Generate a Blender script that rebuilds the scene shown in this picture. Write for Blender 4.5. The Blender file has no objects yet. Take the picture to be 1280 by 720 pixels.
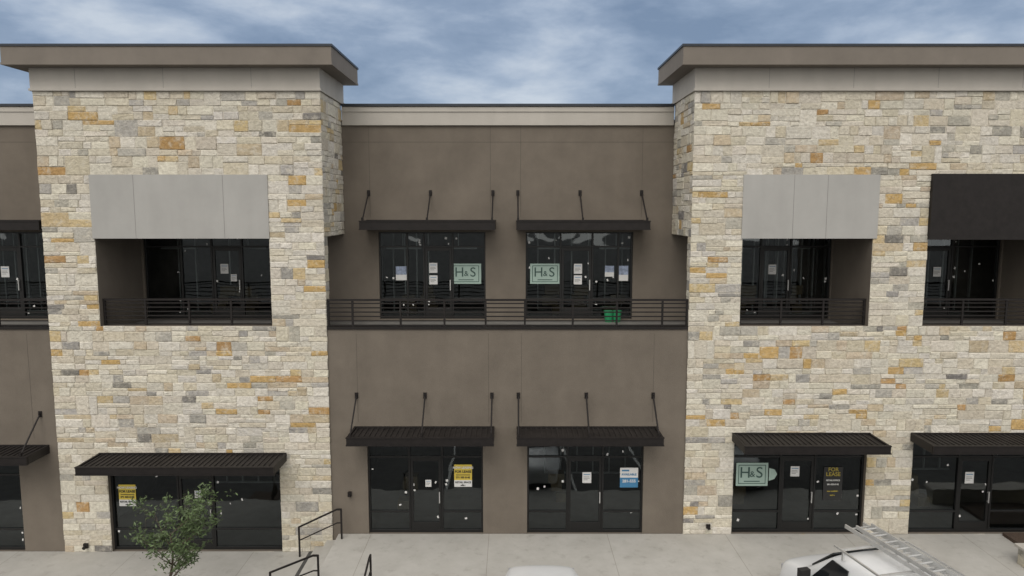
import bpy, math, random
from mathutils import Vector, Matrix
random.seed(11)
scene = bpy.context.scene
scene.view_settings.view_transform = 'Standard'
scene.view_settings.look = 'None'
scene.view_settings.exposure = 0

# ------------------------------------------------------------------ materials
def nodes_of(name):
    m = bpy.data.materials.new(name); m.use_nodes = True
    nt = m.node_tree
    b = nt.nodes.get("Principled BSDF")
    return m, nt, b

def mat(name, col, rough=0.7, metal=0.0, var=0.12, scale=3.0, bump=0.0, bscale=60.0, spec=0.5, streak=0.0, stretch=(1,1,1)):
    m, nt, b = nodes_of(name)
    b.inputs['Roughness'].default_value = rough
    b.inputs['Metallic'].default_value = metal
    b.inputs['Specular IOR Level'].default_value = spec
    tc = nt.nodes.new('ShaderNodeTexCoord')
    mp = nt.nodes.new('ShaderNodeMapping'); mp.inputs['Scale'].default_value = stretch
    nt.links.new(tc.outputs['Object'], mp.inputs['Vector'])
    n = nt.nodes.new('ShaderNodeTexNoise'); n.inputs['Scale'].default_value = scale
    n.inputs['Detail'].default_value = 8; n.inputs['Roughness'].default_value = 0.65
    nt.links.new(mp.outputs['Vector'], n.inputs['Vector'])
    r = nt.nodes.new('ShaderNodeValToRGB')
    r.color_ramp.elements[0].position = 0.3; r.color_ramp.elements[1].position = 0.7
    r.color_ramp.elements[0].color = tuple(c*(1-var) for c in col)+(1,)
    r.color_ramp.elements[1].color = tuple(min(1, c*(1+var)) for c in col)+(1,)
    nt.links.new(n.outputs['Fac'], r.inputs['Fac'])
    last = r.outputs['Color']
    if streak > 0:      # rain streaks: noise stretched vertically
        mp2 = nt.nodes.new('ShaderNodeMapping'); mp2.inputs['Scale'].default_value = (2.2, 2.2, .45)
        nt.links.new(tc.outputs['Object'], mp2.inputs['Vector'])
        n3 = nt.nodes.new('ShaderNodeTexNoise'); n3.inputs['Scale'].default_value = 1; n3.inputs['Detail'].default_value = 8
        nt.links.new(mp2.outputs['Vector'], n3.inputs['Vector'])
        r3 = nt.nodes.new('ShaderNodeValToRGB'); r3.color_ramp.elements[0].position = .35; r3.color_ramp.elements[1].position = .62
        k = 1-streak; r3.color_ramp.elements[0].color = (k,k,k,1); r3.color_ramp.elements[1].color = (1,1,1,1)
        nt.links.new(n3.outputs['Fac'], r3.inputs['Fac'])
        mu = nt.nodes.new('ShaderNodeMix'); mu.data_type = 'RGBA'; mu.blend_type = 'MULTIPLY'; mu.inputs['Factor'].default_value = 1
        nt.links.new(last, mu.inputs['A']); nt.links.new(r3.outputs['Color'], mu.inputs['B']); last = mu.outputs['Result']
    nt.links.new(last, b.inputs['Base Color'])
    if bump > 0:
        n2 = nt.nodes.new('ShaderNodeTexNoise'); n2.inputs['Scale'].default_value = bscale
        n2.inputs['Detail'].default_value = 4
        nt.links.new(tc.outputs['Object'], n2.inputs['Vector'])
        bp = nt.nodes.new('ShaderNodeBump'); bp.inputs['Strength'].default_value = bump
        bp.inputs['Distance'].default_value = 0.02
        nt.links.new(n2.outputs['Fac'], bp.inputs['Height'])
        nt.links.new(bp.outputs['Normal'], b.inputs['Normal'])
    return m

STUCCO = mat("stucco_taupe", (0.168, 0.145, 0.120), 0.92, var=0.12, scale=0.8, bump=0.4, bscale=55, spec=0.2, streak=.06)
STUCCO_J = mat("stucco_joint", (0.108, 0.093, 0.077), 0.95, var=0.1)
FASCIA = mat("fascia_taupe", (0.185, 0.162, 0.138), 0.8, var=0.10, scale=1.2, streak=.05)
BAND = mat("cornice_cream", (0.47, 0.445, 0.405), 0.85, var=0.07, scale=0.7, bump=0.15, spec=0.2, streak=.06)
PANEL = mat("grey_panel", (0.39, 0.385, 0.37), 0.85, var=0.06, scale=0.8, bump=0.2, spec=0.25, streak=.05)
PANEL_J = mat("grey_panel_joint", (0.25, 0.245, 0.235), 0.9)
CAP = mat("metal_coping", (0.03, 0.037, 0.05), 0.45, metal=0.3)
BRONZE = mat("dark_bronze_metal", (0.016, 0.0135, 0.013), 0.55, metal=0.1, var=0.25, scale=5, spec=.3)
BRONZE_L = mat("canopy_deck_metal", (0.024, 0.021, 0.020), 0.6, metal=0.2, var=0.35, scale=2.5, spec=.3)
FRAME = mat("storefront_frame", (0.009, 0.009, 0.009), 0.45, metal=0.1)
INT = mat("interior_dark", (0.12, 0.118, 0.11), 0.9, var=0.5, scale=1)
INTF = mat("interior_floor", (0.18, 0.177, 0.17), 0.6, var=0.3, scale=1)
STUD = mat("interior_stud", (0.48, 0.50, 0.51), 0.5, metal=0.2)
MORTAR = mat("mortar", (0.60, 0.56, 0.475), 0.95, var=0.12, scale=6, bump=0.5, bscale=35)
WHITE = mat("white_paper", (0.66, 0.66, 0.65), 0.7, var=0.04)
YELLOW = mat("yellow_print", (0.60, 0.46, 0.07), 0.6, var=0.05)
YTXT = mat("yellow_lettering", (0.38, 0.30, 0.04), 0.6, var=0.05)
GREEN_P = mat("pale_green_print", (0.34, 0.45, 0.40), 0.6, var=0.04)
DKGREEN = mat("dark_green_print", (0.04, 0.08, 0.07), 0.6)
BLUE = mat("blue_print", (0.05, 0.19, 0.36), 0.6, var=0.1)
BLACKP = mat("black_print", (0.02, 0.02, 0.02), 0.6)
GREYBLUE = mat("photo_print", (0.26, 0.31, 0.42), 0.6, var=0.6, scale=9)
CARW = mat("white_car_paint", (0.72, 0.73, 0.74), 0.22, var=0.02)
RUBBER = mat("rubber", (0.02, 0.02, 0.02), 0.8)
CARGLASS = mat("car_glass", (0.012, 0.014, 0.016), 0.06, var=0.1)
ALU = mat("aluminium", (0.55, 0.55, 0.54), 0.4, metal=0.6, var=0.15)
ASPHALT = mat("asphalt", (0.075, 0.074, 0.072), 0.9, var=0.3, scale=.3, bump=0.5, bscale=120)
PAINT = mat("road_paint", (0.62, 0.62, 0.60), 0.8, var=0.15, scale=8)
BARK = mat("bark", (0.10, 0.075, 0.055), 0.95, var=0.3, scale=12, bump=0.5)
MULCH = mat("mulch", (0.075, 0.05, 0.035), 0.95, var=0.5, scale=25, bump=1.0, bscale=40)
BUCKET = mat("green_plastic", (0.02, 0.25, 0.10), 0.45)
LENS = mat("headlamp_lens", (0.35, 0.36, 0.38), 0.15)

# glass : tinted transmission + fresnel reflection
GLASS = bpy.data.materials.new("tinted_glass"); GLASS.use_nodes = True
nt = GLASS.node_tree; nt.nodes.clear()
out = nt.nodes.new('ShaderNodeOutputMaterial'); mx = nt.nodes.new('ShaderNodeMixShader')
tr = nt.nodes.new('ShaderNodeBsdfTransparent'); tr.inputs['Color'].default_value = (0.60, 0.64, 0.63, 1)
gl = nt.nodes.new('ShaderNodeBsdfGlossy'); gl.inputs['Roughness'].default_value = 0.02
gl.inputs['Color'].default_value = (0.82, 0.90, 0.94, 1)
fr = nt.nodes.new('ShaderNodeFresnel'); fr.inputs['IOR'].default_value = 1.9
n = nt.nodes.new('ShaderNodeTexNoise'); n.inputs['Scale'].default_value = 0.8
tc = nt.nodes.new('ShaderNodeTexCoord'); nt.links.new(tc.outputs['Object'], n.inputs['Vector'])
bp = nt.nodes.new('ShaderNodeBump'); bp.inputs['Strength'].default_value = 0.08; bp.inputs['Distance'].default_value = 0.2
nt.links.new(n.outputs['Fac'], bp.inputs['Height']); nt.links.new(bp.outputs['Normal'], gl.inputs['Normal'])
nt.links.new(fr.outputs['Fac'], mx.inputs['Fac']); nt.links.new(tr.outputs[0], mx.inputs[1]); nt.links.new(gl.outputs[0], mx.inputs[2])
nt.links.new(mx.outputs[0], out.inputs['Surface'])

# stone : per-stone colour attribute, chipped face, iron staining, smeared grout
STONE, nt, b = nodes_of("chopped_limestone")
b.inputs['Roughness'].default_value = 0.95; b.inputs['Specular IOR Level'].default_value = 0.15
at = nt.nodes.new('ShaderNodeAttribute'); at.attribute_name = "stone_col"
tc = nt.nodes.new('ShaderNodeTexCoord')
def noise(scale, detail=8, rough=.7):
    n = nt.nodes.new('ShaderNodeTexNoise'); n.inputs['Scale'].default_value = scale; n.inputs['Detail'].default_value = detail; n.inputs['Roughness'].default_value = rough
    nt.links.new(tc.outputs['Object'], n.inputs['Vector']); return n
def ramp(src, p0, c0, p1, c1):
    r = nt.nodes.new('ShaderNodeValToRGB'); r.color_ramp.elements[0].position = p0; r.color_ramp.elements[1].position = p1
    r.color_ramp.elements[0].color = c0; r.color_ramp.elements[1].color = c1
    nt.links.new(src, r.inputs['Fac']); return r
def mixc(mode, fac, a, b2):
    mu = nt.nodes.new('ShaderNodeMix'); mu.data_type = 'RGBA'; mu.blend_type = mode
    if isinstance(fac, float): mu.inputs['Factor'].default_value = fac
    else: nt.links.new(fac, mu.inputs['Factor'])
    nt.links.new(a, mu.inputs['A'])
    if isinstance(b2, tuple): mu.inputs['B'].default_value = b2
    else: nt.links.new(b2, mu.inputs['B'])
    return mu.outputs['Result']
r = ramp(noise(10).outputs['Fac'], .3, (.70,.68,.65,1), .7, (1.16,1.16,1.15,1))
c = mixc('MULTIPLY', 1.0, at.outputs['Color'], r.outputs['Color'])
rs = ramp(noise(5.0, 6).outputs['Fac'], .60, (0,0,0,1), .80, (.5,.5,.5,1))
c = mixc('MIX', rs.outputs['Color'], c, (.50,.37,.21,1))            # iron stain
rg = ramp(noise(3.6, 8, .78).outputs['Fac'], .50, (0,0,0,1), .64, (.72,.72,.72,1))
c = mixc('MIX', rg.outputs['Color'], c, (.60,.56,.475,1))            # smeared grout / dust
nt.links.new(c, b.inputs['Base Color'])
bp = nt.nodes.new('ShaderNodeBump'); bp.inputs['Strength'].default_value = 0.95; bp.inputs['Distance'].default_value = 0.05
nt.links.new(noise(10, 7, .62).outputs['Fac'], bp.inputs['Height']); nt.links.new(bp.outputs['Normal'], b.inputs['Normal'])

# concrete with few tooled joints
CONC, nt, b = nodes_of("broom_concrete")
b.inputs['Roughness'].default_value = 0.9; b.inputs['Specular IOR Level'].default_value = 0.25
tc = nt.nodes.new('ShaderNodeTexCoord')
r = ramp(noise(.9, 9).outputs['Fac'], .3, (.39,.378,.35,1), .72, (.49,.478,.45,1))
br = nt.nodes.new('ShaderNodeTexBrick'); br.offset = 0.0
br.inputs['Scale'].default_value = 1; br.inputs['Mortar Size'].default_value = 0.009
br.inputs['Brick Width'].default_value = 3.6; br.inputs['Row Height'].default_value = 7
br.inputs['Color1'].default_value = (1, 1, 1, 1); br.inputs['Color2'].default_value = (.96, .96, .96, 1); br.inputs['Mortar'].default_value = (.68, .66, .63, 1)
mp = nt.nodes.new('ShaderNodeMapping'); mp.inputs['Location'].default_value = (.7, 5, 0)
nt.links.new(tc.outputs['Object'], mp.inputs['Vector']); nt.links.new(mp.outputs['Vector'], br.inputs['Vector'])
c = mixc('MULTIPLY', 1.0, r.outputs['Color'], br.outputs['Color'])
rs = ramp(noise(2.6, 6).outputs['Fac'], .55, (1,1,1,1), .75, (.76,.75,.73,1))
c = mixc('MULTIPLY', 1.0, c, rs.outputs['Color'])
nt.links.new(c, b.inputs['Base Color'])

LEAF, nt, b = nodes_of("leaf")
b.inputs['Roughness'].default_value = 0.6
at = nt.nodes.new('ShaderNodeAttribute'); at.attribute_name = "stone_col"
nt.links.new(at.outputs['Color'], b.inputs['Base Color'])

# ------------------------------------------------------------------ mesh builder
class MB:
    def __init__(s): s.v = []; s.f = []; s.c = None
    def quad(s, *p):
        i = len(s.v); s.v += [tuple(q) for q in p]; s.f.append(tuple(range(i, i+len(p))))
    def box(s, x0, x1, y0, y1, z0, z1):
        i = len(s.v)
        s.v += [(x0,y0,z0),(x1,y0,z0),(x1,y1,z0),(x0,y1,z0),(x0,y0,z1),(x1,y0,z1),(x1,y1,z1),(x0,y1,z1)]
        for q in ((0,3,2,1),(4,5,6,7),(0,1,5,4),(1,2,6,5),(2,3,7,6),(3,0,4,7)): s.f.append(tuple(i+k for k in q))
    def cyl(s, a, b2, r0, r1=None, n=8, cap=True):
        if r1 is None: r1 = r0
        a = Vector(a); b2 = Vector(b2); d = (b2-a).normalized()
        u = d.orthogonal().normalized(); w = d.cross(u)
        i = len(s.v)
        for p, r in ((a, r0), (b2, r1)):
            for k in range(n):
                t = 2*math.pi*k/n
                s.v.append(tuple(p + u*(r*math.cos(t)) + w*(r*math.sin(t))))
        for k in range(n):
            k2 = (k+1) % n
            s.f.append((i+k, i+k2, i+n+k2, i+n+k))
        if cap:
            s.f.append(tuple(i+k for k in reversed(range(n)))); s.f.append(tuple(i+n+k for k in range(n)))
    def bar(s, a, b2, w, h=None):
        h = h or w
        a = Vector(a); b2 = Vector(b2); d = (b2-a).normalized()
        up = Vector((0,0,1)) if abs(d.z) < .95 else Vector((0,1,0))
        u = d.cross(up).normalized(); q = u.cross(d)
        i = len(s.v)
        for p in (a, b2):
            for su, sq in ((-1,-1),(1,-1),(1,1),(-1,1)):
                s.v.append(tuple(p + u*(su*w/2) + q*(sq*h/2)))
        for k in range(4):
            k2 = (k+1) % 4; s.f.append((i+k, i+k2, i+4+k2, i+4+k))
        s.f.append((i+3,i+2,i+1,i)); s.f.append((i+4,i+5,i+6,i+7))
    def obj(s, name, m, parent=None, bevel=0, smooth=False):
        me = bpy.data.meshes.new(name); me.from_pydata(s.v, [], s.f)
        me.materials.append(m)
        if s.c:
            a = me.color_attributes.new("stone_col", 'FLOAT_COLOR', 'CORNER')
            li = 0
            for fi, f in enumerate(s.f):
                for _ in f:
                    a.data[li].color = s.c[fi]; li += 1
        if smooth:
            for p in me.polygons: p.use_smooth = True
        o = bpy.data.objects.new(name, me); scene.collection.objects.link(o)
        if parent: o.parent = parent
        if bevel:
            bv = o.modifiers.new("b", 'BEVEL'); bv.width = bevel; bv.segments = 2; bv.limit_method = 'ANGLE'
        return o

def empty(name):
    e = bpy.data.objects.new(name, None); scene.collection.objects.link(e); return e

def cuts(a, b2, ops, i0, i1):
    s = {a, b2}
    for o in ops:
        for k in (i0, i1):
            if a < o[k] < b2: s.add(o[k])
    return sorted(s)

def wall(mb, x0, x1, z0, z1, y0, y1, ops):
    xs = cuts(x0, x1, ops, 0, 1); zs = cuts(z0, z1, ops, 2, 3)
    nx, nz = len(xs)-1, len(zs)-1
    def solid(i, j):
        if i < 0 or j < 0 or i >= nx or j >= nz: return False
        cx = (xs[i]+xs[i+1])/2; cz = (zs[j]+zs[j+1])/2
        return not any(o[0] < cx < o[1] and o[2] < cz < o[3] for o in ops)
    for i in range(nx):
        for j in range(nz):
            if not solid(i, j): continue
            a, b2, c, d = xs[i], xs[i+1], zs[j], zs[j+1]
            mb.quad((a,y0,c),(b2,y0,c),(b2,y0,d),(a,y0,d))
            mb.quad((b2,y1,c),(a,y1,c),(a,y1,d),(b2,y1,d))
            if not solid(i-1, j): mb.quad((a,y1,c),(a,y0,c),(a,y0,d),(a,y1,d))
            if not solid(i+1, j): mb.quad((b2,y0,c),(b2,y1,c),(b2,y1,d),(b2,y0,d))
            if not solid(i, j-1): mb.quad((a,y1,c),(b2,y1,c),(b2,y0,c),(a,y0,c))
            if not solid(i, j+1): mb.quad((a,y0,d),(b2,y0,d),(b2,y1,d),(a,y1,d))

# ------------------------------------------------------------------ ashlar stone
PAL = [((.62,.58,.50),26),((.68,.65,.58),28),((.58,.53,.44),15),((.62,.595,.54),14),((.54,.46,.35),7),
       ((.53,.37,.17),3.4),((.45,.29,.14),1.4),((.57,.46,.28),3.6),((.24,.23,.22),1.5),((.34,.33,.31),4.4),((.44,.425,.395),6)]
def stone_colour():
    t = random.uniform(0, sum(w for _, w in PAL))
    for c, w in PAL:
        t -= w
        if t <= 0: break
    k = random.uniform(.90, 1.08)
    return (c[0]*k, c[1]*k, c[2]*k*random.uniform(.94,1.04), 1)

def stones(mb, u0, u1, z0, z1, ops, mapf):
    """mapf(u, z, d) -> world point, d = distance proud of backing"""
    if mb.c is None: mb.c = []
    def one(a, b2, c, d):
        g = .002; j = lambda: random.uniform(-.010, .010)
        dep = random.uniform(.008, .028); ins = random.uniform(.012, .026)
        base = [(a+g,c+g),(b2-g,c+g),(b2-g,d-g),(a+g,d-g)]
        base = [(u+j(), z+j()) for u, z in base]
        cu, cz = (a+b2)/2, (c+d)/2
        top = [(u+(ins if u < cu else -ins)+j(), z+(ins if z < cz else -ins)+j()*.7) for u, z in base]
        i = len(mb.v); col = stone_colour()
        for u, z in base: mb.v.append(mapf(u, z, 0))
        for u, z in top: mb.v.append(mapf(u, z, max(.004, dep+random.uniform(-.011, .011))))
        for q in ((4,5,6,7),(0,1,5,4),(1,2,6,5),(2,3,7,6),(3,0,4,7)):
            mb.f.append(tuple(i+k for k in q)); mb.c.append(col)
    def row(a, b2, c, d):
        x = a
        while x < b2-1e-4:
            L = random.choice((random.uniform(.18,.42), random.uniform(.4,.85), random.uniform(.3,.6)))
            if b2-x-L < .2: L = b2-x
            if L > 1.0: L = L/2
            one(x, min(b2, x+L), c, d); x += L
    zs = cuts(z0, z1, ops, 2, 3)
    for k in range(len(zs)-1):
        H = zs[k+1]-zs[k]
        nb = max(1, round(H/.45)); hs = [random.uniform(.75,1.25) for _ in range(nb)]
        t = sum(hs); hs = [h*H/t for h in hs]; z = zs[k]
        mid = (zs[k]+zs[k+1])/2
        act = sorted([o for o in ops if o[2] < mid < o[3]], key=lambda o: o[0])
        segs = []; a = u0
        for o in act:
            if o[0] > a: segs.append((a, min(o[0], u1)))
            a = max(a, o[1])
        if a < u1: segs.append((a, u1))
        for h in hs:
            for sa, sb in segs:
                x = sa
                while x < sb-1e-4:
                    L = random.uniform(.45, 1.7)
                    if sb-x-L < .4: L = sb-x
                    t = random.random()
                    if h < .27 or (t < .16 and L < .8): row(x, x+L, z, z+h)
                    elif t < .32 and h > .40:
                        p = z+h*random.uniform(.24,.38); q = z+h*random.uniform(.60,.74)
                        row(x, x+L, z, p); row(x, x+L, p, q); row(x, x+L, q, z+h)
                    else:
                        p = z+h*random.uniform(.30,.70)
                        row(x, x+L, z, p); row(x, x+L, p, z+h)
                    x += L
            z += h

# ------------------------------------------------------------------ building dimensions (metres)
GL = -0.563            # grade at the left units
FL2 = 6.20             # balcony floor
YU = 2.60              # upper recessed wall face
TOWERS = [dict(x0=-13.65, x1=-5.50, g=GL,
               low=[(-12.23,-7.02,GL,2.50)], up=[(-12.16,-7.08,6.42,10.83)], panel=[(-12.20,-7.06,'g')]),
          dict(x0=5.24, x1=21.0, g=0.0,
               low=[(6.69,10.70,0,3.05),(12.08,16.9,0,3.05)], up=[(6.72,10.52,6.42,10.83),(12.12,16.1,6.42,10.83)],
               panel=[(6.68,10.62,'g'),(12.09,16.14,'k')])]
B = empty("retail_building")

st, stj, mort, stone = MB(), MB(), MB(), MB()
fas, band, cap, pan, panj, blk = MB(), MB(), MB(), MB(), MB(), MB()

CEN_LOW = [(-4.37,-.88,0,3.1),(.46,3.98,0,3.1)]
LFT_LOW = [(-18.42,-14.92,GL,2.55),(-23.3,-19.8,GL,2.55)]
wall(st, -5.5, 5.24, -.4, 6.32, .06, .32, CEN_LOW)
wall(st, -24.8, -13.65, -.95, 6.32, .06, .32, LFT_LOW)
UP = [(-4.37,-.87,6.24,9.12),(.45,3.97,6.24,9.12),(-12.1,-7.4,6.24,9.0),(7.2,10.5,6.24,9.0),(12.35,16.05,6.24,9.0),
      (-18.42,-14.92,6.24,9.12),(-23.3,-19.8,6.24,9.12)]
wall(st, -24.8, 21, FL2-.2, 12.53, YU, YU+.28, UP)
slab = MB(); slab.box(-24.8, 21, .33, YU+.3, 5.9, FL2)
slab.obj("balcony_slab", mat("balcony_concrete", (.17,.165,.155), .9, var=.2, scale=2), B)
edge = MB()
for a, b2 in ((-24.8,-13.66),(-5.49,5.23)):
    edge.box(a, b2, .02, .36, 6.323, 6.40)
edge.obj("balcony_edge_trim", BRONZE, B)

for T in TOWERS:
    x0, x1 = T['x0'], T['x1']
    ops = T['low']+[(o[0],o[1],o[2],9.01) for o in T['up']]
    wall(st, x0, x1, T['g']-.3, 13.24, .04, .45, ops)
    ops2 = T['low']+T['up']
    xs = cuts(x0, x1, ops2, 0, 1); zs = cuts(T['g']-.1, 13.24, ops2, 2, 3)
    for i in range(len(xs)-1):
        for j in range(len(zs)-1):
            cx = (xs[i]+xs[i+1])/2; cz = (zs[j]+zs[j+1])/2
            if any(o[0] < cx < o[1] and o[2] < cz < o[3] for o in ops2): continue
            mort.quad((xs[i],.02,zs[j]),(xs[i+1],.02,zs[j]),(xs[i+1],.02,zs[j+1]),(xs[i],.02,zs[j+1]))
    stones(stone, x0-.03, x1+.03, T['g']-.05, 13.2, ops2, lambda u, z, d: (u, .018-d, z))
    for sx, sg in ((x0,-1),(x1,1)):
        a, b2 = (sx, sx+.3) if sg < 0 else (sx-.3, sx)
        st.box(a+.012, b2-.012, .452, YU-.002, 9.05, 13.24)
        e = sx+sg*.001
        mort.quad((e,.022,9.05),(e,YU,9.05),(e,YU,13.24),(e,.022,13.24))
        mort.quad((e,.022,6.4),(e,.45,6.4),(e,.45,9.05),(e,.022,9.05))
        e2 = e+sg*.002
        stones(stone, .02, YU-.01, 9.05, 13.2, [], lambda u, z, d, e=e2, sg=sg: (e+sg*d, u, z))
        stones(stone, .02, .45, 6.42, 9.05, [], lambda u, z, d, e=e2, sg=sg: (e+sg*d, u, z))
    st.box(x0+.31, x1-.31, .452, YU-.002, 9.05, 9.25)
    band.box(x0-.045, x1+.045, -.055, YU+.25, 13.24, 13.85)
    band.box(x0-.075, x1+.075, -.085, YU+.27, 13.20, 13.27)
    fas.box(x0-.5, x1+.5, -.5, YU+.32, 13.852, 14.335)
    cap.box(x0-.53, x1+.53, -.53, YU+.35, 14.337, 14.40)
    fas.box(x0-.515, x1+.515, -.515, YU+.335, 13.84, 13.90)
    for px0, px1, k in T['panel']:
        if k == 'g': pan.box(px0, px1, -.03, .038, 9.01, 10.85)
        else: blk.box(px0, px1, -.12, .038, 8.98, 10.87)
st.box(-12.45, -12.165, .452, YU-.003, FL2, 9.05)
st.box(10.525, 10.8, .452, YU-.003, FL2, 9.05)
st.box(16.105, 16.4, .452, YU-.003, FL2, 9.05)
st.box(11.85, 12.115, .452, YU-.003, FL2, 9.05)
for x in (-10.93,-8.35): panj.box(x-.007, x+.007, -.033, -.029, 9.02, 10.84)
for x in (8.15,9.12): panj.box(x-.007, x+.007, -.033, -.029, 9.02, 10.84)
for x in (-12.4,-9.9,-7.4,7.3,9.7,12.1,14.5): panj.box(x-.005, x+.005, -.058, -.054, 13.28, 13.84)
for a, b2 in ((-24.8,-13.7),(-5.45,5.19)):
    band.box(a, b2, YU-.09, YU+.3, 12.53, 13.12)
    band.box(a, b2, YU-.12, YU+.3, 12.95, 13.10)
    cap.box(a, b2, YU-.16, YU+.34, 13.123, 13.20)
for x in (-4.62,-.70,.28,4.22):
    stj.box(x-.007, x+.007, YU-.003, YU+.001, 9.6, 12.5)
    stj.box(x-.007, x+.007, .057, .061, 3.5, 6.2)
stj.box(-5.48, 5.22, YU-.003, YU+.001, 12.0, 12.015)
stj.box(-24, -13.66, YU-.003, YU+.001, 12.0, 12.015)
stj.box(-14.4, -14.387, .057, .061, 3.0, 6.2)
roof = MB(); roof.box(-24.8, 21, YU+.3, 20, 12.6, 12.75); roof.obj("flat_roof", mat("roof_membrane",(.4,.4,.4),.9), B)
back = MB(); back.box(-24.8, 21, 19.7, 20, -.9, 12.6); back.box(-24.8,-24.55,.33,19.7,-.9,12.6); back.box(20.75,21,.46,19.7,-.9,12.6)
back.obj("rear_walls", STUCCO, B)
st.obj("stucco_walls", STUCCO, B); stj.obj("stucco_joints", STUCCO_J, B); mort.obj("mortar_bed", MORTAR, B)
stone.obj("stone_veneer", STONE, B); fas.obj("roof_fascia", FASCIA, B); band.obj("cornice_bands", BAND, B, bevel=.008)
cap.obj("metal_coping", CAP, B); pan.obj("grey_panels", PANEL, B); panj.obj("panel_joints", PANEL_J, B); blk.obj("black_panel", BRONZE, B)

# interiors
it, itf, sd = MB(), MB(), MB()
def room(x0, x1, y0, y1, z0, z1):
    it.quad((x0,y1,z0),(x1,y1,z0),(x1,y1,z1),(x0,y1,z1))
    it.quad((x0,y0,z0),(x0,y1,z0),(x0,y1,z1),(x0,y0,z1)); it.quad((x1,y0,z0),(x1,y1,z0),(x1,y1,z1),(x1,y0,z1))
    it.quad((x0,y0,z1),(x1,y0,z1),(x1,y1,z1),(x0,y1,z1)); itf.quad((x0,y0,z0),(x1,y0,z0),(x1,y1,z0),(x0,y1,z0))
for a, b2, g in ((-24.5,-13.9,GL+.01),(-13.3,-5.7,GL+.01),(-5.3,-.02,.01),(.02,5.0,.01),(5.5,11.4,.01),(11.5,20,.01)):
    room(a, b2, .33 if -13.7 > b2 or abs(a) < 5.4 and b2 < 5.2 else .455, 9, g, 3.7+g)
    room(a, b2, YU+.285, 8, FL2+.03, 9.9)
def studwall(x0, x1, y, zt=9.8, step=.41, z0=FL2+.04):
    x = x0
    while x < x1:
        sd.box(x, x+.045, y, y+.09, z0, zt); x += step
    sd.box(x0, x1, y-.002, y+.092, z0+.0, z0+.05)
studwall(7.1, 10.9, 3.8); studwall(9.0, 11.2, 5.2, step=.3)
studwall(.9, 4.8, 4.6, step=.6); studwall(-5.0, -2.9, 4.2); studwall(-11.8, -9.8, 4.4, step=.6)
studwall(12.6, 16.6, 4.2, step=.5); studwall(-18, -15.4, 4.4)
studwall(-11.5, -8.0, 5.5, 3.0, .6, GL+.03); studwall(1.2, 4.6, 5.0, 3.5, .6, .03); studwall(12.6, 16.6, 5.4, 3.5, .6, .03)
for x0 in (-4.3,-2.4,.9,3.0,7.0,9.0,13.0,-12,-9.6,-18):
    sd.box(x0, x0+1.2, 3.6, 3.75, 8.5, 8.56)
    sd.box(x0+.55, x0+.58, 3.65, 3.68, 8.56, 9.8)
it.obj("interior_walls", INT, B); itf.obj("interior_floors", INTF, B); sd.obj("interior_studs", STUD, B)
bx = MB()   # cartons and material stacks on the unfinished floors
rb = random.Random(3)
for x0, z0 in ((-4.1,FL2),(-3.4,FL2),(1.0,FL2),(1.7,FL2),(3.0,FL2),(7.5,FL2),(9.3,FL2),(-9.4,FL2),(-10.5,FL2),(13.2,FL2),(-3.9,0),(1.0,0),(7.3,0),(13,0),(-11.2,GL)):
    for k in range(rb.choice((2,3,3))):
        y = rb.uniform(3.3,4.0) if z0 > 1 else rb.uniform(1.6,2.6)
        w = rb.uniform(.3,.55); xx = x0+rb.uniform(0,.5)+k*.002
        bx.box(xx, xx+w, y, y+.4, z0+.05+k*.33, z0+.05+k*.33+.32)
bx.obj("cartons", mat("cardboard", (.22,.17,.11), .9, var=.3, scale=3), B)

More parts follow.
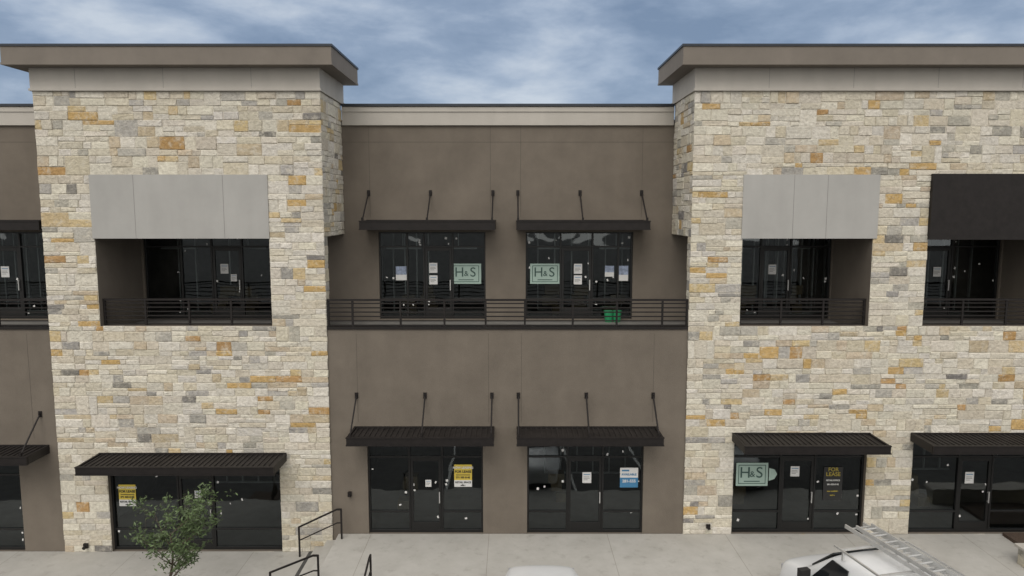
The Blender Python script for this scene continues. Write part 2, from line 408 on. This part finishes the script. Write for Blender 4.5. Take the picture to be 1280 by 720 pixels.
# ------------------------------------------------------------------ storefronts
fr_, gls, stk, dk = MB(), MB(), MB(), MB()
def storefront(x0, x1, z0, z1, y, v, doors, sill=.66, trans=2.39, nst=9):
    w = .055
    fr_.box(x0, x0+w, y, y+.11, z0, z1); fr_.box(x1-w, x1, y, y+.11, z0, z1)
    fr_.box(x0+w, x1-w, y, y+.11, z1-w, z1); fr_.box(x0+w, x1-w, y, y+.11, z0, z0+.09)
    vs = [x0]+list(v)+[x1]
    for x in v: fr_.box(x-w/2, x+w/2, y-.003, y+.113, z0+.09, z1-w)
    for i in range(len(vs)-1):
        a = vs[i]+(w if i == 0 else w/2); b2 = vs[i+1]-(w if i == len(vs)-2 else w/2)
        fr_.box(a, b2, y+.004, y+.1, z0+trans-w/2, z0+trans+w/2)
        if i in doors:
            s = .085
            fr_.box(a+.006, a+s, y+.01, y+.07, z0+.091, z0+trans-.03); fr_.box(b2-s, b2-.006, y+.01, y+.07, z0+.091, z0+trans-.03)
            fr_.box(a+s, b2-s, y+.01, y+.07, z0+.091, z0+.33); fr_.box(a+s, b2-s, y+.01, y+.07, z0+trans-.14, z0+trans-.03)
            dk.box(b2-s+.01, b2-s+.04, y-.06, y-.03, z0+.95, z0+1.3)
            dk.box(b2-s+.01, b2-s+.04, y-.03, y+.01, z0+.97, z0+1.0); dk.box(b2-s+.01, b2-s+.04, y-.03, y+.01, z0+1.25, z0+1.28)
        elif sill:
            fr_.box(a, b2, y+.004, y+.1, z0+sill-w/2, z0+sill+w/2)
    for i in range(len(vs)-1):   # each light of glass sits at its own very slight angle
        a, b2 = vs[i]+.01, vs[i+1]-.01
        t1, t2 = random.uniform(-.004,.004), random.uniform(-.004,.004)
        for za, zb in ((z0+.05, z0+trans), (z0+trans, z1-.03)):
            gls.quad((a,y+.05+t1,za),(b2,y+.05-t1,za),(b2,y+.05-t1+t2,zb),(a,y+.05+t1+t2,zb))
    for _ in range(nst):
        sx = random.choice(vs[:-1]); i = vs.index(sx)
        px = random.choice((random.uniform(vs[i]+.1, vs[i+1]-.15), vs[i]+.1, vs[i+1]-.16))
        pz = z0+random.choice((random.uniform(.15,.6), random.uniform(.8,2.3), random.uniform(1.2,1.6), random.uniform(2.42,2.7)))
        a, h = random.uniform(.03,.075), random.uniform(.03,.08)
        t = random.uniform(-.5,.5); yy = y+.036
        c, s2 = math.cos(t), math.sin(t)
        P = [(px+u*c-v2*s2, yy, pz+u*s2+v2*c) for u, v2 in ((0,0),(a,0),(a,h),(0,h))]
        stk.quad(*P)
storefront(-4.37,-.88,0,3.1,.14,[-3.12,-2.12],{1}, nst=11)
storefront(.46,3.98,0,3.1,.14,[1.68,2.76],{1}, nst=10)
storefront(-18.42,-14.92,GL,2.55,.14,[-17.2,-16.2],{1})
storefront(-23.3,-19.8,GL,2.55,.14,[-22.1,-21.0],{1})
storefront(-12.23,-7.02,GL,2.50,.16,[-10.2,-9.12],{1}, nst=11)
storefront(6.69,10.70,0,3.05,.16,[8.17,9.22],{1}, nst=10)
storefront(12.08,16.9,0,3.05,.16,[13.59,14.62],{1}, nst=11)
Z2 = 6.24
storefront(-4.37,-.87,Z2,9.12,YU+.08,[-3.45,-2.9,-1.95],{2}, nst=15)
storefront(.45,3.97,Z2,9.12,YU+.08,[1.6,2.65,3.5],{1}, nst=15)
storefront(-18.42,-14.92,Z2,9.12,YU+.08,[-17.2,-16.2],{1})
storefront(-23.3,-19.8,Z2,9.12,YU+.08,[-22.1,-21.0],{1})
storefront(-12.1,-7.4,Z2,9.0,YU+.08,[-10.9,-9.9,-8.9],{2}, nst=12)
storefront(7.2,10.5,Z2,9.0,YU+.08,[8.2,9.2],{1}, nst=12)
storefront(12.35,16.05,Z2,9.0,YU+.08,[13.5,14.5],{1}, nst=12)
fr_.obj("storefront_frames", FRAME, B, bevel=.004); gls.obj("storefront_glass", GLASS, B)
stk.obj("glass_stickers", WHITE, B); dk.obj("door_pulls", ALU, B)

# ------------------------------------------------------------------ canopies
cf, cd = MB(), MB()
def canopy(x0, x1, yw, proj, zt, th=.25, rods=None):
    yf = yw-proj
    cf.box(x0, x1, yf, yf+.06, zt-th, zt)
    cf.box(x0-.012, x1+.012, yf-.02, yf+.075, zt-.03, zt+.003); cf.box(x0-.012, x1+.012, yf-.02, yf+.075, zt-th-.003, zt-th+.03)
    cf.box(x0, x0+.06, yf+.08, yw-.03, zt-th, zt); cf.box(x1-.06, x1, yf+.08, yw-.03, zt-th, zt)
    cf.box(x0, x1, yw-.028, yw-.001, zt-th, zt+.012)
    cd.box(x0+.062, x1-.062, yf+.08, yw-.03, zt-.09, zt-.05)
    n = int((x1-x0)/.16)
    for k in range(n):
        x = x0+.1+k*(x1-x0-.2)/n
        cd.box(x, x+.05, yf+.082, yw-.032, zt-.05, zt-.025)
    for k in range(4):
        y = yf+.2+k*(proj-.35)/3
        cf.box(x0+.062, x1-.062, y, y+.05, zt-th+.02, zt-.092)
    if rods:
        for x in rods[0]:
            xb = min(max(x, x0+.05), x1-.05)
            cf.cyl((x, yw-.03, rods[1]), (xb, yf+.06, zt+.02), .024)
            cf.box(x-.05, x+.05, yw-.03, yw-.002, rods[1]-.09, rods[1]+.09)
            cf.box(x-.02, x+.02, yw-.08, yw-.03, rods[1]-.05, rods[1]+.04)
            cf.box(xb-.03, xb+.03, yf+.02, yf+.1, zt, zt+.1)
canopy(-4.75,-.53,.06,1.05,3.36,rods=([-4.65,-2.6,-.6],4.32))
canopy(.14,4.35,.06,1.05,3.36,rods=([.19,2.22,4.22],4.32))
canopy(-18.4,-13.95,.06,1.05,2.79,rods=([-18.3,-16.2,-14.15],3.75))
canopy(-12.42,-6.78,-.03,1.2,2.57,th=.24)
canopy(6.6,10.74,-.03,1.2,3.19,th=.24)
canopy(11.95,17.1,-.03,1.2,3.19,th=.24)
canopy(-4.75,-.53,YU,1.15,9.50,th=.28,rods=([-4.66,-2.65,-.62],10.38))
canopy(.14,4.30,YU,1.15,9.50,th=.28,rods=([.19,2.21,4.21],10.38))
canopy(-18.4,-14.7,YU,1.15,9.50,th=.28,rods=([-18.3,-16.9],10.38))
cf.obj("canopy_frames", BRONZE, B); cd.obj("canopy_decks", BRONZE_L, B)

# ------------------------------------------------------------------ balcony railings
rl = MB()
def railing(x0, x1, y, zb, zt, posts):
    for x in posts: rl.box(x-.028, x+.028, y-.028, y+.028, zb-.02, zt-.02)
    rl.box(x0, x1, y-.04, y+.04, zt-.025, zt+.03)
    n = 6
    for k in range(n):
        z = zb+.04+k*(zt-zb-.14)/(n-1)
        rl.box(x0, x1, y-.015, y+.015, z-.017, z+.017)
railing(-5.46,5.20,.10,6.40,7.19,[-5.43,-4.72,-3.3,-2.0,-.78,.38,1.8,3.1,4.45,5.17])
railing(-24,-13.68,.10,6.40,7.19,[-23,-21,-19,-17,-15.2,-13.7])
railing(-12.14,-7.10,.22,6.42,7.19,[-12.11,-10.9,-9.6,-8.35,-7.13])
railing(6.74,10.50,.22,6.42,7.19,[6.77,8.0,9.25,10.47])
railing(12.14,16.08,.22,6.42,7.19,[12.17,13.4,14.7,16.05])
rl.obj("balcony_railings", BRONZE, B)

fx = MB(); fx.box(-4.97,-4.87,-.05,.058,1.2,1.34); fx.box(-4.95,-4.89,-.09,-.05,1.22,1.28); fx.obj("wall_light", BRONZE, B)
fx = MB(); fx.box(5.9,6.02,-.09,-.03,.22,.34); fx.cyl((5.96,-.16,.25),(5.96,-.09,.27),.05); fx.obj("hose_bib", BRONZE, B)
fx = MB(); fx.box(-13.05,-12.92,-.09,-.03,GL+.15,GL+.3); fx.cyl((-13.0,-.16,GL+.18),(-13.0,-.09,GL+.2),.05); fx.obj("wall_outlet", BRONZE, B)

# ------------------------------------------------------------------ posters
def poster(name, x0, x1, z0, z1, y, base, parts=(), texts=(), off=.005):
    p = MB(); p.box(x0, x1, y-.004, y, z0, z1); o = p.obj(name, base)
    for a, b2, c, d, m in parts:
        q = MB(); W = x1-x0; H = z1-z0
        q.box(x0+a*W, x0+b2*W, y-.007, y-.0045, z0+c*H, z0+d*H); q.obj("print", m, o)
    for t, cx, cz, size, m in texts:
        cu = bpy.data.curves.new("lettering", 'FONT'); cu.body = t; cu.size = size*(z1-z0)
        cu.align_x = 'CENTER'; cu.align_y = 'CENTER'; cu.extrude = .0008; cu.materials.append(m)
        cu.offset = off*(z1-z0)
        q = bpy.data.objects.new("lettering", cu); scene.collection.objects.link(q); q.parent = o
        q.location = (x0+cx*(x1-x0), y-.010, z0+cz*(z1-z0)); q.rotation_euler = (math.pi/2, 0, 0)
    return o
def hs(x0, x1, z0, z1, y):
    poster("store_poster", x0, x1, z0, z1, y, GREEN_P,
      parts=[(.07,.93,.09,.12,DKGREEN),(.07,.93,.88,.91,DKGREEN),(.07,.09,.12,.88,DKGREEN),(.91,.93,.12,.88,DKGREEN),(.25,.75,.18,.22,DKGREEN)],
      texts=[("H",.28,.56,.66,DKGREEN),("&",.51,.50,.36,DKGREEN),("S",.73,.56,.66,DKGREEN)], off=.002)
YG = .170; YG2 = .190; YG3 = YU+.11
hs(6.83,7.80,1.46,2.19,YG2); hs(-2.02,-1.02,7.40,8.07,YG3); hs(.60,1.58,7.40,8.07,YG3)
a = MB(); a.quad((7.83,YG2-.005,1.62),(8.0,YG2-.005,1.68),(8.08,YG2-.005,1.83),(8.0,YG2-.005,1.98),(7.83,YG2-.005,2.03)); a.obj("arrow_sticker", GREEN_P)
def lease(x0, x1, z0, z1, y):
    poster("lease_poster", x0, x1, z0, z1, y, YELLOW, parts=[(.0,1,.0,.30,WHITE),(.1,.9,.52,.55,BLACKP)],
       texts=[("NOW LEASING",.5,.86,.13,WHITE),("FOR LEASE",.5,.68,.15,BLACKP),("281 555 0142",.5,.42,.11,BLACKP),("RETAIL SPACE",.5,.2,.11,BLACKP),("office",.5,.07,.10,BLACKP)])
lease(-1.76,-1.22,1.44,2.14,YG); lease(-12.02,-11.50,.82,1.50,YG2)
poster("real_estate_poster", 3.29,3.84,1.42,2.04, YG, WHITE, parts=[(0,1,0,.5,BLUE),(.1,.5,.82,.9,BLUE)],
       texts=[("281-555",.5,.32,.2,WHITE),("AVAILABLE",.5,.66,.15,BLUE)])
poster("for_lease_sign", 9.50,10.08,1.0,2.06, YG2, BLACKP, texts=[("FOR",.5,.92,.16,YTXT),("LEASE",.5,.78,.16,YTXT),("RETAIL/OFFICE",.5,.60,.06,WHITE),
       ("281-555-0142",.5,.48,.06,WHITE),("now available",.5,.28,.06,YTXT),("suites",.5,.16,.06,YTXT)], off=.002)
def paper(x, z, w, h, y, m=WHITE, lines=True):
    poster("notice_paper", x-w/2, x+w/2, z-h/2, z+h/2, y, m,
       parts=[(.12,.88,.76,.82,BLUE if m is WHITE else WHITE),(.12,.75,.55,.58,BLACKP),(.12,.82,.42,.45,BLACKP),(.12,.6,.28,.31,BLACKP)] if lines else [(.0,1,.0,.4,WHITE)])
paper(2.28,1.73,.27,.34,YG); paper(8.62,1.92,.27,.32,YG2); paper(13.95,1.72,.27,.36,YG2); paper(-2.55,1.55,.18,.22,YG)
paper(-3.66,7.75,.36,.46,YG3,GREYBLUE,False); paper(-2.60,7.93,.27,.33,YG3); paper(-2.60,7.53,.27,.3,YG3)
paper(2.18,7.9,.27,.33,YG3); paper(2.18,7.53,.27,.3,YG3); paper(3.22,7.82,.3,.36,YG3,GREYBLUE,False); paper(3.66,7.75,.36,.5,YG3,GREYBLUE,False)
paper(-9.5,7.9,.26,.32,YG3); paper(-9.2,7.6,.2,.24,YG3); paper(8.6,7.88,.26,.32,YG3); paper(14.05,7.8,.26,.32,YG3); paper(-16.75,7.8,.27,.36,YG3)
paper(-9.6,1.2,.2,.24,YG2)

# ------------------------------------------------------------------ ground
g = MB()
xsn = [-400,-7.0,-4.2,400]; zz = [-.72,-.72,-.16,-.16]
for i in range(3):
    g.quad((xsn[i],-400,zz[i]),(xsn[i+1],-400,zz[i+1]),(xsn[i+1],400,zz[i+1]),(xsn[i],400,zz[i]))
g.obj("parking_lot", ASPHALT)
s = MB(); s.box(-5.3,24,-3.0,.05,-.9,0); s.box(-5.3,24,-3.15,-3.003,-.9,-.004)
s.box(-26,-6.0,-3.4,.05,-1,GL); s.box(-26,-6.0,-3.55,-3.403,-1,GL-.004)
s.obj("sidewalk", CONC, bevel=.012)
s = MB(); s.box(-5.65,-5.302,-3.0,.03,-1,-.188); s.box(-5.998,-5.652,-3.0,.03,-1,-.375)
s.obj("concrete_steps", CONC, bevel=.01)
s = MB()
for x in (-2.4,-.7,2.2,4.9): s.box(x, x+.1, -8.8, -3.3, -.158, -.154)
for k in range(8): s.box(-2.4+2.7*k, -2.3+2.7*k, -22, -16.5, -.158, -.154)
s.obj("parking_stripes", PAINT)

def handrail(name, pts, posts, low=True):
    m = MB()
    for i in range(len(pts)-1):
        m.bar(pts[i], pts[i+1], .045)
        if low:
            m.bar((pts[i][0],pts[i][1],pts[i][2]-.42),(pts[i+1][0],pts[i+1][1],pts[i+1][2]-.42), .03)
    for x, y, z0, z1 in posts: m.box(x-.024, x+.024, y-.024, y+.024, z0, z1)
    m.obj(name, BRONZE)
handrail("handrail", [(-6.42,-.3,.36),(-5.25,-.3,.92),(-5.1,-.3,.92)], [(-6.40,-.3,GL,.36),(-5.12,-.3,0,.92)])
handrail("handrail", [(-6.42,-2.9,.30),(-5.25,-2.9,.78),(-5.1,-2.9,.78)], [(-6.40,-2.9,GL,.30),(-5.12,-2.9,0,.78)])
handrail("handrail", [(-3.75,-2.8,.75),(-3.75,-3.0,.75),(-3.75,-4.3,.35)], [(-3.75,-2.82,0,.75),(-3.75,-4.28,-.3,.35)])

P = empty("stone_planter")
m = MB(); m.box(14.9,19.5,-1.75,-.08,-.02,.10); m.obj("mulch_bed", MULCH, P)
m = MB()
stones(m, 14.15, 19.5, 0, .48, [], lambda u, z, d: (u, -2.2-d, z))
stones(m, -2.2, -1.8, 0, .48, [], lambda u, z, d: (14.15-d, u, z))
m.obj("planter_stone", STONE, P)
m = MB(); m.box(14.152,19.5,-2.198,-1.8,.0,.47); m.obj("planter_core", MORTAR, P)
m = MB(); m.box(14.08,19.55,-2.28,-1.72,.482,.56); m.obj("planter_cap", BAND, P, bevel=.012)

# ------------------------------------------------------------------ vehicles (local: nose +Y at origin)
def vehicle(name, loc, yaw, secs, glass, wheels):
    import bmesh
    E = empty(name); E.location = loc; E.rotation_euler = (0, 0, yaw)
    v = []; f = []; n = None
    for (y, w, zb, zbelt, wt, zt) in secs:
        half = [(0,zb),(w*.86,zb),(w*.97,zb+.08),(w,zb+.25*(zbelt-zb)+.05),(w,zbelt-.08),(w*.975,zbelt),
                (w*.975*.5+wt*.5,(zbelt+zt)/2),(wt,zt-.07*min(1,(zt-zbelt)*3)),(wt*.88,zt-.01),(wt*.5,zt+.015),(0,zt+.02)]
        ring = half + [(-x, z) for x, z in reversed(half[1:-1])]
        n = len(ring); v += [(x, y, z) for x, z in ring]
    for i in range(len(secs)-1):
        for k in range(n):
            k2 = (k+1) % n
            f.append((i*n+k, i*n+k2, (i+1)*n+k2, (i+1)*n+k))
    f.append(tuple(range(n))[::-1]); f.append(tuple((len(secs)-1)*n+k for k in range(n)))
    me = bpy.data.meshes.new("body"); me.from_pydata(v, [], f); me.materials.append(CARW)
    for p in me.polygons: p.use_smooth = True
    bm = bmesh.new(); bm.from_mesh(me); bmesh.ops.recalc_face_normals(bm, faces=bm.faces); bm.to_mesh(me); bm.free()
    o = bpy.data.objects.new("body", me); scene.collection.objects.link(o); o.parent = E
    sb = o.modifiers.new("s", 'SUBSURF'); sb.levels = 2; sb.render_levels = 2
    gm = MB()
    for q in glass:
        gm.quad(*q)
        if all(p[0] > 0 for p in q):
            gm.quad(*[(-p[0], p[1], p[2]) for p in reversed(q)])
    go = gm.obj("windows", CARGLASS, E)
    so = go.modifiers.new("t", 'SOLIDIFY'); so.thickness = .03; so.offset = 0
    wm, hm = MB(), MB()
    for y, w in wheels:
        for sx in (-1, 1):
            wm.cyl((sx*(w-.22), y, .33), (sx*(w+.005), y, .33), .33, n=28)
            hm.cyl((sx*w, y, .33), (sx*(w+.02), y, .33), .21, .17, n=20)
    wm.obj("tyres", RUBBER, E, bevel=.02); hm.obj("wheel_hubs", ALU, E)
    return E
van_secs = [(0,.70,.35,.55,.62,.78),(-.06,.84,.28,.62,.74,.92),(-.25,.92,.24,.75,.80,1.04),(-.95,.95,.22,.95,.82,1.20),(-1.05,.95,.22,.98,.80,1.26),
            (-1.75,.955,.22,1.05,.74,1.86),(-1.95,.955,.22,1.05,.74,1.93),(-3.2,.955,.22,1.05,.76,1.97),(-4.6,.95,.24,1.05,.75,1.94),(-4.75,.93,.3,1.05,.72,1.85),(-4.78,.88,.35,1.0,.68,1.75)]
vg = [[(-.72,-1.10,1.31),(.72,-1.10,1.31),(.66,-1.70,1.85),(-.66,-1.70,1.85)],
      [(.945,-1.30,1.10),(.945,-2.35,1.10),(.795,-2.35,1.80),(.795,-1.86,1.80)],
      [(.60,-4.80,1.15),(.08,-4.80,1.15),(.08,-4.76,1.70),(.55,-4.76,1.70)]]
VL = (7.80,-3.0,-.156); VS = 1.10; VY = .22
van = vehicle("cargo_van", VL, VY, van_secs, vg, [(-.85,.95),(-3.85,.95)]); van.scale = (VS,VS,VS)
m = MB()
for sx in (-1,1):
    m.box(sx*1.0-.04, sx*1.0+.04, -1.45,-1.40,1.12,1.2)
    m.box(min(sx*1.02,sx*1.26), max(sx*1.02,sx*1.26), -1.48,-1.34,1.05,1.42)
m.box(-.7,.7,.0,.03,.3,.55); m.box(-.85,.85,-4.83,-4.76,.32,.5)
for k in range(2): m.bar((.05+.5*k,-1.08,1.30),(-.6+.55*k,-1.24,1.45),.02)
m.obj("mirrors_and_bumpers", RUBBER, van, bevel=.015)
m = MB()
for y in (-2.1,-3.2,-4.4):
    m.bar((-.8,y,2.14),(.8,y,2.14),.04)
    for sx in (-.74,.74): m.bar((sx,y,1.9),(sx,y,2.14),.04)
for sx in (-.8,.8): m.bar((sx,-1.9,2.14),(sx,-4.6,2.14),.035)
m.obj("roof_rack", ALU, van)
m = MB()
for sx in (-1,1): m.box(sx*.62-.13, sx*.62+.13, -.07,.0,.66,.80)
m.obj("headlamps", LENS, van, bevel=.02)
m = MB()
for y in (-1.22,-2.42,-3.6):
    for sx in (-1,1): m.box(sx*.955-.006, sx*.955+.006, y-.006, y+.006, .35, 1.02)
m.obj("door_gaps", RUBBER, van)
L = empty("extension_ladder"); L.location = VL; L.rotation_euler = (0,0,VY+.03); L.scale = (VS,VS,VS)
m = MB()
for off, z, y0, y1 in ((.06,2.21,-1.35,-5.6),(.09,2.29,-1.6,-5.9)):
    w = .23 if z < 2.28 else .19
    for sx in (-w, w): m.bar((off+sx,y0,z+.04),(off+sx,y1,z), .035,.08)
    yy = y0-.15
    while yy > y1+.1:
        t = (yy-y0)/(y1-y0); m.cyl((off-w,yy,z+.04*(1-t)),(off+w,yy,z+.04*(1-t)),.02,n=8); yy -= .3
m.obj("rails_and_rungs", ALU, L)

car_secs = [(0,.62,.35,.50,.55,.66),(-.05,.78,.26,.55,.68,.76),(-.22,.86,.22,.66,.72,.85),(-1.15,.91,.2,.82,.74,.99),(-1.25,.91,.2,.84,.72,1.02),
            (-2.05,.92,.2,.9,.60,1.40),(-2.6,.92,.2,.9,.60,1.46),(-3.3,.92,.2,.92,.60,1.43),(-4.05,.90,.22,.93,.66,1.10),(-4.55,.86,.28,.9,.70,1.03),(-4.66,.8,.35,.8,.68,.92)]
cg = [[(-.66,-1.32,1.07),(.66,-1.32,1.07),(.54,-1.98,1.38),(-.54,-1.98,1.38)],
      [(.885,-1.6,.95),(.885,-2.55,.95),(.66,-2.55,1.38),(.66,-2.1,1.36)],[(.885,-2.63,.95),(.885,-3.6,.97),(.66,-3.3,1.36),(.66,-2.63,1.38)],
      [(.58,-4.02,1.14),(-.58,-4.02,1.14),(-.52,-3.42,1.41),(.52,-3.42,1.41)]]
car = vehicle("parked_car", (.76,-3.17,-.156), 0.0, car_secs, cg, [(-.85,.91),(-3.6,.91)]); car.scale = (1.12,1.05,1.08)
m = MB()
for sx in (-1,1): m.box(min(sx*.92,sx*1.1),max(sx*.92,sx*1.1),-1.62,-1.5,.98,1.1)
m.obj("mirrors", CARW, car, bevel=.02)
m = MB()
for sx in (-1,1): m.box(sx*.62-.14, sx*.62+.14,-.10,-.02,.60,.70)
m.obj("headlamps", LENS, car, bevel=.02)

# ------------------------------------------------------------------ young tree
Tt = empty("young_tree"); Tt.location = (-8.72,-3.9,-.72); Tt.scale = (1.2,1.2,1.0)
wood, leaf = MB(), MB(); leaf.c = []
tips = []
random.seed(23)
def branch(p, d, L, r, depth):
    q = p; seg = 4
    for i in range(seg):
        d = (d + Vector((random.uniform(-.16,.16), random.uniform(-.16,.16), random.uniform(-.02,.12)))).normalized()
        q2 = q + d*(L/seg); r2 = r*.84
        wood.cyl(q, q2, r, r2, n=6, cap=False)
        if depth < 3 and i >= (0 if depth == 0 else 1):
            for _ in range(3 if depth == 0 else (2 if depth == 1 else 1)):
                a = random.uniform(0, 2*math.pi)
                o = Vector((math.cos(a), math.sin(a), random.uniform(.25,.9))).normalized()
                branch(q2, (d*.35+o*.85).normalized(), L*random.uniform(.34,.68)*(1 if depth else .9), r2*.5, depth+1)
        if depth >= 1: tips.append((q2, depth))
        q = q2; r = r2
trunk_top = Vector((.03,.0,.85))
wood.cyl((0,0,0), trunk_top, .045, .036, n=10)
branch(trunk_top, Vector((0,0,1)), 1.75, .034, 0)
random.shuffle(tips)
for p, dpt in tips[:900]:
    k0 = random.uniform(.7,1.3)
    for _ in range(random.choice((1,3,6)) if dpt > 1 else 2):
        c = p + Vector((random.gauss(0,.05), random.gauss(0,.05), random.gauss(0,.05)))
        s = random.uniform(.018,.036)
        u = Vector((random.uniform(-1,1),random.uniform(-1,1),random.uniform(-.7,.9))).normalized()
        w = u.orthogonal().normalized(); w.rotate(Matrix.Rotation(random.uniform(0,6.28),3,u))
        leaf.quad(c-u*s*1.8, c+w*s*.6, c+u*s*1.8, c-w*s*.6)
        k = k0*random.uniform(.7,1.3); leaf.c.append((.080*k,.120*k,.045*k,1))
wood.obj("trunk_and_limbs", BARK, Tt, smooth=True); leaf.obj("leaves", LEAF, Tt)
m = MB(); m.box(-9.6,-7.9,-4.6,-3.56,-.715,-.66); m.obj("mulch_bed", MULCH)

for x in (3.15,3.42):
    m = MB(); m.cyl((x,2.25,FL2+.003),(x,2.25,FL2+.36),.12,.15,n=20); m.cyl((x,2.25,FL2+.33),(x,2.25,FL2+.365),.16,n=20); m.obj("bucket", BUCKET)

# ------------------------------------------------------------------ world and sun
SUN_EL = 48
W = bpy.data.worlds.new("World"); scene.world = W; W.use_nodes = True
nt = W.node_tree; nt.nodes.clear()
out = nt.nodes.new('ShaderNodeOutputWorld'); add = nt.nodes.new('ShaderNodeAddShader')
b1 = nt.nodes.new('ShaderNodeBackground'); b2_ = nt.nodes.new('ShaderNodeBackground')
sky = nt.nodes.new('ShaderNodeTexSky'); sky.sky_type = 'NISHITA'; sky.sun_disc = False
sky.sun_elevation = math.radians(SUN_EL); sky.sun_rotation = math.radians(180+12)
nt.links.new(sky.outputs[0], b1.inputs['Color']); b1.inputs['Strength'].default_value = 0.012
tc = nt.nodes.new('ShaderNodeTexCoord'); mp = nt.nodes.new('ShaderNodeMapping')
mp.inputs['Scale'].default_value = (1,1,2.7); mp.inputs['Location'].default_value = (5.3,2.2,.9)
nt.links.new(tc.outputs['Generated'], mp.inputs['Vector'])
n = nt.nodes.new('ShaderNodeTexNoise'); n.inputs['Scale'].default_value = 5.0; n.inputs['Detail'].default_value = 10; n.inputs['Roughness'].default_value = .55
n.inputs['Distortion'].default_value = .1
nt.links.new(mp.outputs['Vector'], n.inputs['Vector'])
r = nt.nodes.new('ShaderNodeValToRGB'); cr = r.color_ramp
cr.elements[0].position = .34; cr.elements[0].color = (.17,.235,.345,1)
cr.elements[1].position = .68; cr.elements[1].color = (.52,.575,.65,1)
e = cr.elements.new(.46); e.color = (.245,.315,.43,1)
e = cr.elements.new(.55); e.color = (.345,.415,.525,1)
nt.links.new(n.outputs['Fac'], r.inputs['Fac'])
dp = nt.nodes.new('ShaderNodeVectorMath'); dp.operation = 'DOT_PRODUCT'; dp.inputs[1].default_value = (-.15,-.72,.67)
nt.links.new(tc.outputs['Generated'], dp.inputs[0])
mr = nt.nodes.new('ShaderNodeMapRange'); mr.inputs['From Min'].default_value = -.35; mr.inputs['From Max'].default_value = 1
mr.inputs['To Min'].default_value = 0; mr.inputs['To Max'].default_value = 1
nt.links.new(dp.outputs['Value'], mr.inputs['Value'])
mc = nt.nodes.new('ShaderNodeMix'); mc.data_type = 'RGBA'; mc.blend_type = 'MIX'
mc.inputs['B'].default_value = (1.34,1.27,1.16,1)       # thin bright overcast around the veiled sun
nt.links.new(mr.outputs['Result'], mc.inputs['Factor']); nt.links.new(r.outputs['Color'], mc.inputs['A'])
nt.links.new(mc.outputs['Result'], b2_.inputs['Color']); b2_.inputs['Strength'].default_value = 1.0
nt.links.new(b1.outputs[0], add.inputs[0]); nt.links.new(b2_.outputs[0], add.inputs[1]); nt.links.new(add.outputs[0], out.inputs['Surface'])
sl = bpy.data.lights.new("sun", 'SUN'); sl.energy = 1.1; sl.angle = math.radians(30); sl.color = (1,.95,.88)
so = bpy.data.objects.new("sun", sl); scene.collection.objects.link(so)
d = Vector((-.14,-.66,.74)).normalized()
so.rotation_euler = d.to_track_quat('Z','Y').to_euler(); so.location = (-10,-40,50)

# ------------------------------------------------------------------ camera
cam = bpy.data.cameras.new("camera"); cam.lens = 25.31; cam.sensor_width = 36; cam.clip_end = 2000
co = bpy.data.objects.new("camera", cam); scene.collection.objects.link(co)
co.location = (0,-21,9.878); co.rotation_euler = (math.radians(83.7),0,0)
scene.camera = co
